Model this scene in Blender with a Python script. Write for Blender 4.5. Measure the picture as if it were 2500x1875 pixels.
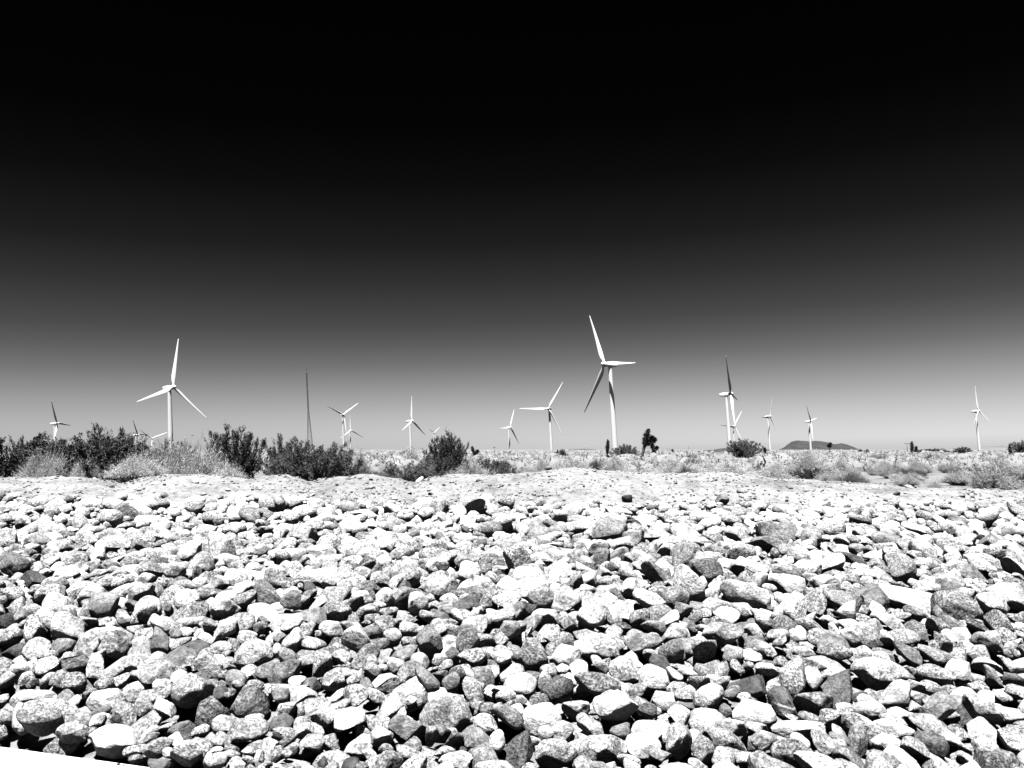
import bpy, math, random
import numpy as np
from mathutils import Vector, Matrix, Euler

R = math.radians
rng = np.random.default_rng(7)
random.seed(7)
sc = bpy.context.scene
for o in list(bpy.data.objects):
    bpy.data.objects.remove(o)
col = sc.collection

# ------------------------------------------------------------------ camera, sky, sun, exposure
FPX = 2080.0                      # focal length in pixels of the 2500 px wide photograph
PITCH = math.atan((1097 - 937.5) / FPX)
CP, SP = math.cos(PITCH), math.sin(PITCH)
EYE = 1.6
cam_d = bpy.data.cameras.new('camera')
cam_d.sensor_width = 36.0
cam_d.lens = 36.0 * FPX / 2500.0
cam_d.clip_start = 0.05
cam_d.clip_end = 60000
cam = bpy.data.objects.new('camera', cam_d)
cam.location = (0, 0, EYE)
cam.rotation_euler = (R(90) + PITCH, 0, 0)
col.objects.link(cam)
sc.camera = cam

SUN_EL = R(72)
SUN_AZ = R(200)                   # compass from +Y clockwise: behind the camera, a little to the left
world = bpy.data.worlds.new("World")
sc.world = world
world.use_nodes = True
wn, wl = world.node_tree.nodes, world.node_tree.links
wn.clear()
w_out = wn.new('ShaderNodeOutputWorld')
w_bg = wn.new('ShaderNodeBackground')
w_bg.inputs['Strength'].default_value = 0.10
w_sky = wn.new('ShaderNodeTexSky')
w_sky.sky_type = 'NISHITA'
w_sky.sun_disc = False
w_sky.sun_elevation = SUN_EL
w_sky.sun_rotation = SUN_AZ
w_sky.air_density = 1.0
w_sky.dust_density = 0.6
# monochrome film behind a red filter: the clear sky falls off from a pale horizon to black overhead
w_bw = wn.new('ShaderNodeRGBToBW')
w_tc = wn.new('ShaderNodeTexCoord')
w_dot = wn.new('ShaderNodeVectorMath'); w_dot.operation = 'DOT_PRODUCT'
w_dot.inputs[1].default_value = (-0.033, 0.0, 1.0)
w_mul = wn.new('ShaderNodeMath'); w_mul.operation = 'MULTIPLY'
wl.new(w_sky.outputs[0], w_bw.inputs[0])
wl.new(w_tc.outputs['Generated'], w_dot.inputs[0])
w_cr = wn.new('ShaderNodeValToRGB')
wl.new(w_dot.outputs['Value'], w_cr.inputs[0])
wl.new(w_bw.outputs[0], w_mul.inputs[0])
wl.new(w_cr.outputs[0], w_mul.inputs[1])
wl.new(w_mul.outputs[0], w_bg.inputs['Color'])
wl.new(w_bg.outputs[0], w_out.inputs[0])


def set_sky(stops):
    el = w_cr.color_ramp.elements
    while len(el) > 1:
        el.remove(el[-1])
    el[0].position = stops[0][0]; el[0].color = (stops[0][1],) * 3 + (1,)
    for p, v in stops[1:]:
        e = el.new(p); e.color = (v, v, v, 1)


EXPOSURE = 1.3
SKY = [(0.0, 0.56), (0.0153, 0.47), (0.0311, 0.39375), (0.0546, 0.29383), (0.0777, 0.2125), (0.1011, 0.14071), (0.1245, 0.09613), (0.1477, 0.06576), (0.1937, 0.0355), (0.2384, 0.0165), (0.3037, 0.0060), (0.3653, 0.00217), (0.4794, 0.00128), (1.0, 0.001)]
set_sky([(a, b * 2 ** (1.3 - EXPOSURE)) for a, b in SKY])

sun_d = bpy.data.lights.new('sun', 'SUN')
sun_d.energy = 5.0
sun_d.angle = R(0.53)
sun_d.color = (1.0, 1.0, 1.0)     # the photograph is monochrome
sun = bpy.data.objects.new('sun', sun_d)
sdir = Vector((math.sin(SUN_AZ) * math.cos(SUN_EL), math.cos(SUN_AZ) * math.cos(SUN_EL), math.sin(SUN_EL)))
sun.rotation_euler = sdir.to_track_quat('Z', 'Y').to_euler()
sun.location = sdir * 100
col.objects.link(sun)

sc.view_settings.view_transform = 'Standard'
sc.view_settings.look = 'None'
sc.view_settings.gamma = 1.0
sc.view_settings.exposure = EXPOSURE
sc.view_settings.use_curve_mapping = False
sc.render.engine = 'CYCLES'
sc.cycles.use_denoising = True
sc.cycles.max_bounces = 3
sc.cycles.diffuse_bounces = 0


# ------------------------------------------------------------------ helpers
def ray(px, py):
    dx = (px - 1250) / FPX
    dy = (937.5 - py) / FPX
    return dx, CP - dy * SP, SP + dy * CP


def at(px, py, depth):
    """world point on the sight line of a photograph pixel, at a ground distance along +Y"""
    a, b, c = ray(px, py)
    t = depth / b
    return Vector((a * t, depth, EYE + c * t))


def zpix(depth, py):
    _, b, c = ray(1250, py)
    return EYE + depth / b * c


def tag(o, label=None, cat=None, group=None, kind=None):
    if label: o['label'] = label
    if cat: o['category'] = cat
    if group: o['group'] = group
    if kind: o['kind'] = kind
    return o


def link(name, data, parent=None, mat=None):
    o = bpy.data.objects.new(name, data)
    col.objects.link(o)
    if parent is not None: o.parent = parent
    if mat is not None and data is not None and not data.materials:
        data.materials.append(mat)
    return o


def mesh_np(name, V, F, smooth=True, mat=None, attrs=None):
    """V (n,3), F (m,3) or (m,4) int"""
    V = np.ascontiguousarray(V, np.float32); F = np.ascontiguousarray(F, np.int32)
    me = bpy.data.meshes.new(name)
    k = F.shape[1]
    me.vertices.add(len(V)); me.vertices.foreach_set('co', V.ravel())
    me.loops.add(F.size); me.loops.foreach_set('vertex_index', F.ravel())
    me.polygons.add(len(F))
    me.polygons.foreach_set('loop_start', np.arange(0, F.size, k, dtype=np.int32))
    me.polygons.foreach_set('use_smooth', np.full(len(F), smooth))
    if attrs:
        for an, av in attrs.items():
            a = me.attributes.new(an, 'FLOAT', 'POINT'); a.data.foreach_set('value', np.asarray(av, np.float32))
    if mat: me.materials.append(mat)
    me.update(); me.validate()
    return me


class MB:
    """collects geometry for one mesh"""
    def __init__(s): s.v = []; s.f = []; s.n = 0
    def add(s, V, F):
        V = np.asarray(V, float)
        s.v.append(V); s.f += [tuple(i + s.n for i in f) for f in F]; s.n += len(V)
    def tube(s, pts, rad, n=12, cap=True, up=None):
        pts = [np.array(p, float) for p in pts]
        V = []
        for i, p in enumerate(pts):
            d = pts[min(i + 1, len(pts) - 1)] - pts[max(i - 1, 0)]
            d /= np.linalg.norm(d) + 1e-9
            a = np.array([0, 0, 1.]) if abs(d[2]) < 0.9 else np.array([1., 0, 0])
            u = np.cross(d, a); u /= np.linalg.norm(u); w = np.cross(d, u)
            r = rad[i]
            for k in range(n):
                t = 2 * math.pi * k / n
                V.append(p + r * (math.cos(t) * u + math.sin(t) * w))
        F = []
        for i in range(len(pts) - 1):
            for k in range(n):
                k2 = (k + 1) % n
                F.append((i * n + k, i * n + k2, (i + 1) * n + k2, (i + 1) * n + k))
        if cap:
            F.append(tuple(range(n))); F.append(tuple((len(pts) - 1) * n + k for k in range(n)))
        s.add(V, F)
    def box(s, lo, hi):
        x0, y0, z0 = lo; x1, y1, z1 = hi
        s.add([(x0,y0,z0),(x1,y0,z0),(x1,y1,z0),(x0,y1,z0),(x0,y0,z1),(x1,y0,z1),(x1,y1,z1),(x0,y1,z1)],
              [(0,3,2,1),(4,5,6,7),(0,1,5,4),(1,2,6,5),(2,3,7,6),(3,0,4,7)])
    def mesh(s, name, mat=None, smooth=False):
        me = bpy.data.meshes.new(name)
        me.from_pydata(np.concatenate(s.v).tolist(), [], s.f)
        import bmesh
        bm = bmesh.new(); bm.from_mesh(me); bmesh.ops.recalc_face_normals(bm, faces=bm.faces); bm.to_mesh(me); bm.free()
        if smooth:
            me.polygons.foreach_set('use_smooth', [True] * len(me.polygons))
        if mat: me.materials.append(mat)
        me.update()
        return me


def vnoise(x, y, seed=0):
    """smooth 2-D value noise in -1..1 (numpy)"""
    x = np.asarray(x, float); y = np.asarray(y, float)
    xi = np.floor(x).astype(np.int64); yi = np.floor(y).astype(np.int64)
    fx = x - xi; fy = y - yi
    fx = fx * fx * (3 - 2 * fx); fy = fy * fy * (3 - 2 * fy)
    def h(a, b):
        n = (a * 374761393 + b * 668265263 + seed * 1442695041) & 0x7fffffff
        n = ((n ^ (n >> 13)) * 1274126177) & 0x7fffffff
        return ((n ^ (n >> 16)) & 0xffff) / 32767.5 - 1
    return (h(xi, yi) * (1 - fx) + h(xi + 1, yi) * fx) * (1 - fy) + (h(xi, yi + 1) * (1 - fx) + h(xi + 1, yi + 1) * fx) * fy


def fbm(x, y, octv=4, seed=0):
    s = 0; a = 1; tot = 0
    for i in range(octv):
        s = s + a * vnoise(x * 2 ** i, y * 2 ** i, seed + i); tot += a; a *= 0.5
    return s / tot


# ------------------------------------------------------------------ materials
def new_mat(name):
    m = bpy.data.materials.new(name); m.use_nodes = True
    nt = m.node_tree; nt.nodes.clear()
    out = nt.nodes.new('ShaderNodeOutputMaterial'); b = nt.nodes.new('ShaderNodeBsdfPrincipled')
    nt.links.new(b.outputs[0], out.inputs[0])
    b.inputs['Roughness'].default_value = 0.85
    b.inputs['Specular IOR Level'].default_value = 0.2
    return m, nt, b


def node(nt, t, **kw):
    n = nt.nodes.new(t)
    for k, v in kw.items():
        if k in n.inputs.keys(): n.inputs[k].default_value = v
        else: setattr(n, k, v)
    return n


def math_n(nt, op, a, b=None, c=None, clamp=False):
    n = nt.nodes.new('ShaderNodeMath'); n.operation = op; n.use_clamp = clamp
    for i, v in enumerate((a, b, c)):
        if v is None: continue
        if isinstance(v, (int, float)): n.inputs[i].default_value = v
        else: nt.links.new(v, n.inputs[i])
    return n.outputs[0]


def ramp(nt, src, stops, interp='LINEAR'):
    n = nt.nodes.new('ShaderNodeValToRGB'); cr = n.color_ramp; cr.interpolation = interp
    while len(cr.elements) > 1: cr.elements.remove(cr.elements[-1])
    cr.elements[0].position = stops[0][0]; cr.elements[0].color = (stops[0][1],) * 3 + (1,)
    for p, v in stops[1:]:
        e = cr.elements.new(p); e.color = (v, v, v, 1)
    nt.links.new(src, n.inputs[0])
    return n.outputs[0]


def stone_material(name, single):
    """grey granite: the tone of each stone comes from its own value; speckle, veins, relief"""
    m, nt, b = new_mat(name)
    tc = node(nt, 'ShaderNodeTexCoord')
    if single:
        at_ = node(nt, 'ShaderNodeAttribute', attribute_type='OBJECT', attribute_name='tone')
        tone = at_.outputs['Fac']
        kd = node(nt, 'ShaderNodeAttribute', attribute_type='OBJECT', attribute_name='speckle').outputs['Fac']
        oi = node(nt, 'ShaderNodeObjectInfo')
        add = nt.nodes.new('ShaderNodeVectorMath'); add.operation = 'ADD'
        mul = nt.nodes.new('ShaderNodeVectorMath'); mul.operation = 'SCALE'
        mul.inputs['Scale'].default_value = 1.0
        geo = node(nt, 'ShaderNodeNewGeometry')
        nt.links.new(geo.outputs['Position'], add.inputs[0])
        nt.links.new(oi.outputs['Random'], add.inputs[1])
        vec = add.outputs[0]
    else:
        at_ = node(nt, 'ShaderNodeAttribute', attribute_name='tone'); tone = at_.outputs['Fac']
        kd = node(nt, 'ShaderNodeAttribute', attribute_name='speckle').outputs['Fac']
        geo = node(nt, 'ShaderNodeNewGeometry'); vec = geo.outputs['Position']
    # fine crystalline speckle
    n1 = node(nt, 'ShaderNodeTexNoise', Scale=72.0, Detail=4.0, Roughness=0.75); nt.links.new(vec, n1.inputs['Vector'])
    sp = ramp(nt, n1.outputs['Fac'], [(0.38, 0.12), (0.455, 0.5), (0.51, 1.05), (0.58, 1.9)])
    # broad stains
    n2 = node(nt, 'ShaderNodeTexNoise', Scale=9.0, Detail=5.0, Roughness=0.62, Distortion=0.6); nt.links.new(vec, n2.inputs['Vector'])
    st = ramp(nt, n2.outputs['Fac'], [(0.32, 0.5), (0.5, 1.0), (0.66, 1.35)])
    # foliation stripes on some
    n3 = node(nt, 'ShaderNodeTexNoise', Scale=26.0, Detail=4.0, Roughness=0.6); nt.links.new(vec, n3.inputs['Vector'])
    st2 = ramp(nt, n3.outputs['Fac'], [(0.35, 0.75), (0.6, 1.18)])
    n4 = node(nt, 'ShaderNodeTexNoise', Scale=5.0, Detail=3.0, Roughness=0.5, Distortion=2.2); nt.links.new(vec, n4.inputs['Vector'])
    vein = ramp(nt, n4.outputs['Fac'], [(0.485, 1.0), (0.497, 0.45), (0.503, 0.45), (0.512, 1.0), (0.60, 1.0), (0.62, 0.72), (0.8, .8)])
    mix = node(nt, 'ShaderNodeMix', data_type='FLOAT')
    nt.links.new(kd, mix.inputs[0]); mix.inputs[2].default_value = 1.0; nt.links.new(sp, mix.inputs[3])
    v = math_n(nt, 'MULTIPLY', tone, mix.outputs[0])
    v = math_n(nt, 'MULTIPLY', v, st)
    v = math_n(nt, 'MULTIPLY', v, st2)
    v = math_n(nt, 'MULTIPLY', v, vein)
    v = math_n(nt, 'MULTIPLY', v, 1.0)
    v = math_n(nt, 'MINIMUM', v, 0.8)
    nt.links.new(v, b.inputs['Base Color'])
    b.inputs['Roughness'].default_value = 0.8
    hs = math_n(nt, 'ADD', math_n(nt, 'MULTIPLY', n1.outputs['Fac'], 0.35), n3.outputs['Fac'])
    bp = node(nt, 'ShaderNodeBump', Strength=1.0, Distance=0.018); nt.links.new(hs, bp.inputs['Height'])
    nt.links.new(bp.outputs[0], b.inputs['Normal'])
    return m


def plain_mat(name, val, rough=0.8, var=0.0, scale=5.0, rnd=0.0, bump=0.0, bdist=0.01):
    m, nt, b = new_mat(name)
    b.inputs['Roughness'].default_value = rough
    b.inputs['Base Color'].default_value = (val, val, val, 1)
    if var or rnd or bump:
        tc = node(nt, 'ShaderNodeTexCoord')
        n1 = node(nt, 'ShaderNodeTexNoise', Scale=scale, Detail=5.0, Roughness=0.6)
        nt.links.new(tc.outputs['Object'], n1.inputs['Vector'])
        v = ramp(nt, n1.outputs['Fac'], [(0.3, val * (1 - var)), (0.7, val * (1 + var))])
        if rnd:
            oi = node(nt, 'ShaderNodeObjectInfo')
            v = math_n(nt, 'MULTIPLY', v, math_n(nt, 'MULTIPLY_ADD', oi.outputs['Random'], 2 * rnd, 1 - rnd))
        nt.links.new(v, b.inputs['Base Color'])
        if bump:
            bp = node(nt, 'ShaderNodeBump', Strength=bump, Distance=bdist); nt.links.new(n1.outputs['Fac'], bp.inputs['Height'])
            nt.links.new(bp.outputs[0], b.inputs['Normal'])
    return m


def sand_material():
    m, nt, b = new_mat('desert_sand')
    geo = node(nt, 'ShaderNodeNewGeometry')
    vec = geo.outputs['Position']
    n0 = node(nt, 'ShaderNodeTexNoise', Scale=0.09, Detail=6.0, Roughness=0.6); nt.links.new(vec, n0.inputs['Vector'])
    n1 = node(nt, 'ShaderNodeTexNoise', Scale=1.3, Detail=7.0, Roughness=0.68); nt.links.new(vec, n1.inputs['Vector'])
    n2 = node(nt, 'ShaderNodeTexNoise', Scale=14.0, Detail=6.0, Roughness=0.7); nt.links.new(vec, n2.inputs['Vector'])
    a = ramp(nt, n0.outputs['Fac'], [(0.35, 0.8), (0.65, 1.1)])
    c = ramp(nt, n1.outputs['Fac'], [(0.36, 0.55), (0.5, 1.0), (0.66, 1.15)])
    d = ramp(nt, n2.outputs['Fac'], [(0.36, 0.5), (0.47, 1.0), (0.62, 1.15)])
    v = math_n(nt, 'MULTIPLY', math_n(nt, 'MULTIPLY', a, c), d)
    # scraped pale dirt by the road, greyer crusted soil out on the plain
    sx = node(nt, 'ShaderNodeSeparateXYZ'); nt.links.new(vec, sx.inputs[0])
    far = node(nt, 'ShaderNodeMapRange'); nt.links.new(math_n(nt, 'ADD', sx.outputs['Y'], math_n(nt, 'MULTIPLY', n1.outputs['Fac'], 6.0)), far.inputs['Value'])
    far.inputs['From Min'].default_value = 17.0; far.inputs['From Max'].default_value = 24.0
    far.inputs['To Min'].default_value = 0.275; far.inputs['To Max'].default_value = 0.205
    v = math_n(nt, 'MULTIPLY', v, far.outputs[0])
    nt.links.new(v, b.inputs['Base Color'])
    h = math_n(nt, 'ADD', math_n(nt, 'MULTIPLY', n1.outputs['Fac'], 3.0), n2.outputs['Fac'])
    bp = node(nt, 'ShaderNodeBump', Strength=0.8, Distance=0.035); nt.links.new(h, bp.inputs['Height'])
    nt.links.new(bp.outputs[0], b.inputs['Normal'])
    return m


M_STONE = stone_material('granite_stone', False)
M_STONE1 = stone_material('granite_single_stone', True)
M_SAND = sand_material()
M_WHITE = plain_mat('turbine_white_paint', 0.8, 0.45, 0.04, 0.3)
M_KERB = plain_mat('white_painted_concrete', 0.78, 0.7, 0.03, 30, bump=0.1, bdist=0.002)
def twig_mat(name, val, rnd, var=.25):
    m = plain_mat(name, val, 0.9, var, 3.0, rnd); nt = m.node_tree
    b = [q for q in nt.nodes if q.type == 'BSDF_PRINCIPLED'][0]; out = [q for q in nt.nodes if q.type == 'OUTPUT_MATERIAL'][0]
    src = b.inputs['Base Color'].links[0].from_socket
    tr = nt.nodes.new('ShaderNodeBsdfTranslucent'); nt.links.new(src, tr.inputs['Color'])
    mx = nt.nodes.new('ShaderNodeMixShader'); mx.inputs[0].default_value = .42
    nt.links.new(b.outputs[0], mx.inputs[1]); nt.links.new(tr.outputs[0], mx.inputs[2]); nt.links.new(mx.outputs[0], out.inputs[0])
    return m


M_CREO = plain_mat('creosote_leaves', 0.064, 0.6, 0.45, 3.0, 0.15)
M_CREO_MID = twig_mat('grey_brush_leaves', 0.17, 0.15, .35)
M_CREO_LIT = plain_mat('sunlit_creosote_leaves', 0.085, 0.6, 0.4, 3.0, 0.1)  # lighter copy of the creosote leaves, sunlit tone put into the colour
M_SCRUB = plain_mat('far_scrub', 0.23, 0.9, 0.25, 0.5)
M_PALE = twig_mat('pale_brush_twigs', 0.60, 0.2)
M_GRASS = twig_mat('dry_grass_blades', 0.75, 0.1, .15)
M_STEM = plain_mat('brush_stems', 0.07, 0.9, 0.4, 8.0)
M_PSTEM = plain_mat('bleached_twigs', 0.42, 0.9, 0.2, 8.0)
M_JOSH = plain_mat('joshua_tree_leaves', 0.022, 0.6, 0.4, 6.0)
M_BARK = plain_mat('joshua_tree_bark', 0.10, 0.9, 0.5, 6.0, bump=0.6, bdist=0.05)
M_STEEL = plain_mat('galvanised_lattice_steel', 0.10, 0.6, 0.2, 1.0)
M_WOOD = plain_mat('pole_wood', 0.10, 0.8, 0.2, 4.0)
M_HILL = plain_mat('dark_hill_scrub', 0.045, 0.9, 0.45, 0.04, bump=0.9, bdist=10.0)
M_RANGE = plain_mat('far_range_rock', 0.16, 0.9, 0.25, 0.003)  # rock colour made paler, standing in for distance haze

# ------------------------------------------------------------------ terrain
CU = np.array([-3000, 0, 200, 300, 350, 420, 500, 600, 700, 760, 830, 880, 960, 1010, 1060, 1100, 1230, 1300, 1400, 1500, 1600, 1720, 1900, 2100, 2200, 2500, 5500], float)
CPY = np.array([1173, 1173, 1174, 1185, 1172, 1158, 1165, 1180, 1168, 1184, 1170, 1168, 1175, 1186, 1172, 1166, 1162, 1156, 1146, 1152, 1160, 1156, 1173, 1190, 1195, 1211, 1211], float)
D_CREST = 13.0
PLAIN = 0.5


def hermite_tab(y, ys, zs):
    return np.interp(y, ys, zs)


KZ = 0.05
kp1 = at(0, 1820, 1.0) - Vector((0, 0, EYE)); kp1 = kp1 * ((KZ - EYE) / kp1.z)
kp2 = at(400, 1875, 1.0) - Vector((0, 0, EYE)); kp2 = kp2 * ((KZ - EYE) / kp2.z)
knrm = Vector((-(kp2.y - kp1.y), kp2.x - kp1.x)).normalized()


def ground(x, y):
    """height of the ground surface under everything (numpy)"""
    x = np.asarray(x, float); y = np.asarray(y, float)
    yy = np.maximum(y, 0.5)
    px = 1250 + FPX * x / np.maximum(yy, 3.0)
    crest = zpix(D_CREST, np.interp(px, CU, CPY))
    side = np.clip((px - 1250) / 1250, -1.5, 1.5)
    z11 = zpix(11.0, 1212 + 11 * side)
    z8 = zpix(8.0, 1322.0) + 0 * x
    z6 = zpix(6.0, 1450.0) + 0 * x
    z4 = -0.04 + 0 * x
    z3 = -0.08 + 0 * x
    ys = [0, 3.4, 4.2, 6, 8, 11, 12.9, 13.4]
    zs = [z3, z3, z4, z6 - .15, z8 - .15, z11 - 0.17, crest - 0.02, crest]
    z = zs[0].copy() if hasattr(zs[0], 'copy') else np.array(zs[0])
    z = np.broadcast_to(z, yy.shape).copy()
    for i in range(len(ys) - 1):
        t = np.clip((yy - ys[i]) / (ys[i + 1] - ys[i]), 0, 1)
        if i >= 4: t = t * t * (3 - 2 * t)
        z = np.where(yy > ys[i], zs[i] * (1 - t) + zs[i + 1] * t, z)
    # the ground stays just below the concrete strip and rises behind it
    kd_ = (x - kp1.x) * knrm.x + (y - kp1.y) * knrm.y
    z = np.where(yy < 9, np.minimum(z, 0.0 + 0.4 * np.maximum(kd_, 0)), z)
    # behind the crest down to the plain
    t = np.clip((yy - 13.4) / 6.0, 0, 1); t = t * t * (3 - 2 * t)
    pl = PLAIN + 0.10 * fbm(x / 14, y / 14, 3, 5) * np.clip((yy - 16) / 8, 0, 1) + 0.25 * fbm(x / 120, y / 120, 3, 9) * np.clip((yy - 60) / 100, 0, 1) * np.clip(1.6 - yy / 900, 0.0, 1)
    z = np.where(yy > 13.4, crest * (1 - t) + pl * t, z)
    # clods and small mounds on the dirt ridge
    rid = np.clip((yy - 10.6) / 1.2, 0, 1) * np.clip((22 - yy) / 6, 0, 1)
    z = z + rid * (0.055 * fbm(x * 1.1, y * 1.1, 4, 21) + 0.04 * fbm(x * 5, y * 5, 3, 31) + 0.018 * np.abs(fbm(x * 13, y * 13, 2, 41)))
    return z


def gz(x, y):
    return float(ground(np.array([x]), np.array([y]))[0])


ys = np.concatenate([np.linspace(-12, 3, 8), np.linspace(3.2, 11, 50), np.linspace(11.04, 22, 230), 22 * (1.035 ** np.arange(1, 235))])
us = np.concatenate([np.linspace(-1, 1, 420)])
us = np.sign(us) * np.abs(us) ** 1.25
xs_scale = np.maximum(14.0, ys * 1.15 + 4)
X = us[None, :] * xs_scale[:, None]
Y = np.repeat(ys[:, None], len(us), 1)
Z = ground(X, Y)
Vt = np.stack([X, Y, Z], -1).reshape(-1, 3)
ny, nx = X.shape
idx = np.arange(ny * nx).reshape(ny, nx)
Ft = np.stack([idx[:-1, :-1], idx[:-1, 1:], idx[1:, 1:], idx[1:, :-1]], -1).reshape(-1, 4)
g = link('desert_ground', mesh_np('desert_ground', Vt, Ft, True, M_SAND))
tag(g, kind='structure')

# white concrete edge strip at the bottom left, its edge running down to the right
p1 = Vector((-2.68, 4.45)); p2 = Vector((-1.69, 4.14))
KZ = 0.05
a_ = at(0, 1820, 1.0); a_ = (a_ - Vector((0, 0, EYE))); p1 = a_ * ((KZ - EYE) / a_.z); 
b_ = at(400, 1875, 1.0); b_ = (b_ - Vector((0, 0, EYE))); p2 = b_ * ((KZ - EYE) / b_.z)
ed = Vector((p2.x - p1.x, p2.y - p1.y)).normalized()
nrm = Vector((-ed.y, ed.x))       # away from the camera
if nrm.y < 0: nrm = -nrm
mb = MB()
e0 = Vector((p1.x, p1.y)) - ed * 9; e1 = Vector((p1.x, p1.y)) + ed * 14
bev = 0.015
prof = [(-3.5, KZ - 0.3), (-3.5, KZ), (-bev, KZ), (0, KZ - bev), (0, KZ - 0.3)]
V = []
for e in (e0, e1):
    for s, z in prof:
        q = e + nrm * s
        V.append((q.x, q.y, z))
n = len(prof)
mb.add(V, [(i, i + 1, i + 1 + n, i + n) for i in range(n - 1)] + [tuple(range(n)), tuple(range(n, 2 * n)), (n - 1, 0, n, 2 * n - 1)])
kb = link('concrete_strip', mb.mesh('concrete_strip', M_KERB)); tag(kb, kind='structure')


def beyond_kerb(x, y):
    return (x - p1.x) * nrm.x + (y - p1.y) * nrm.y


# ------------------------------------------------------------------ stones
def ico(sub):
    import bmesh
    bm = bmesh.new(); bmesh.ops.create_icosphere(bm, subdivisions=sub, radius=1.0)
    V = np.array([v.co[:] for v in bm.verts]); F = np.array([[v.index for v in f.verts] for f in bm.faces]); bm.free()
    return V, F


def n3(P, seed, sc_):
    return (fbm(P[:, 0] * sc_ + 7.1, P[:, 1] * sc_ + P[:, 2] * 0.7 * sc_, 2, seed) + fbm(P[:, 2] * sc_ + 3.3, P[:, 0] * sc_ - P[:, 1] * 0.6 * sc_, 2, seed + 50)) * 0.5


ICO = {k: ico(k) for k in (2, 3, 4)}
NSH = 40
shape_par = []
for i in range(NSH):
    r = np.random.default_rng(100 + i)
    k = int(r.integers(6, 13)); nn = r.normal(size=(k, 3)); nn /= np.linalg.norm(nn, axis=1)[:, None]
    dd = r.uniform(0.40, 0.80, k)
    if i % 3 == 0: dd = dd * 0.5 + 0.45          # rounder ones
    shape_par.append((nn, dd, 0.12 + 0.9 * r.random() * 0.12, i))


def stone_shape(i, sub):
    nn, dd, amp, seed = shape_par[i]
    V, F = ICO[sub]; P = V.copy()
    P *= (1 + 0.16 * n3(V, 300 + seed, 1.3))[:, None]
    for a, d in zip(nn, dd):
        t = P @ a - d
        P -= np.where(t > 0, t * 0.93, 0)[:, None] * a
    if sub >= 3: P *= (1 + (0.035 if sub == 3 else 0.05) * n3(V, 500 + seed, 3.7))[:, None]
    if sub == 4: P *= (1 + 0.035 * n3(V, 700 + seed, 8))[:, None]
    lo, hi = P.min(0), P.max(0)
    return (P - (lo + hi) / 2) / ((hi - lo) / 2), F


SH = {k: [stone_shape(i, k)[0] for i in range(NSH)] for k in (2, 3, 4)}
SHF = {k: ICO[k][1] for k in (2, 3, 4)}

# height map on which the stones come to rest, one after another
CELL = 0.025
GX0, GX1, GY0, GY1 = -12, 12, 3.2, 12.6
gx = np.arange(GX0, GX1, CELL); gy = np.arange(GY0, GY1, CELL)
GXX, GYY = np.meshgrid(gx, gy)
H = ground(GXX, GYY) - 0.02
BASE = H.copy()
OWN = np.full(H.shape, -1, np.int32)
RES = np.zeros(H.shape, bool)


def stamp_eval(x, y, a, b, c, yaw):
    m = max(a, b) + CELL
    i0 = int((y - m - GY0) / CELL); i1 = int((y + m - GY0) / CELL) + 2
    j0 = int((x - m - GX0) / CELL); j1 = int((x + m - GX0) / CELL) + 2
    if i0 < 0 or j0 < 0 or i1 >= H.shape[0] or j1 >= H.shape[1]: return None
    xx = GXX[i0:i1, j0:j1] - x; yy = GYY[i0:i1, j0:j1] - y
    cs, sn = math.cos(yaw), math.sin(yaw)
    u = (xx * cs + yy * sn) / a; v = (-xx * sn + yy * cs) / b
    q = 1 - u * u - v * v
    inside = q > 0.02
    if not inside.any(): return None
    th = c * np.sqrt(np.clip(q, 0, 1)) ** 0.7
    under = (H[i0:i1, j0:j1] + th)[inside]
    return (i0, i1, j0, j1), inside, th, under


stones = []


def commit(x, y, z, a, b, c, yaw, st, res=False):
    (i0, i1, j0, j1), inside, th, _ = st
    top = z + th
    hh = H[i0:i1, j0:j1]; m = inside & (top > hh)
    hh[m] = top[m]; OWN[i0:i1, j0:j1][m] = len(stones)
    if res: RES[i0:i1, j0:j1][inside] = True


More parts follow.
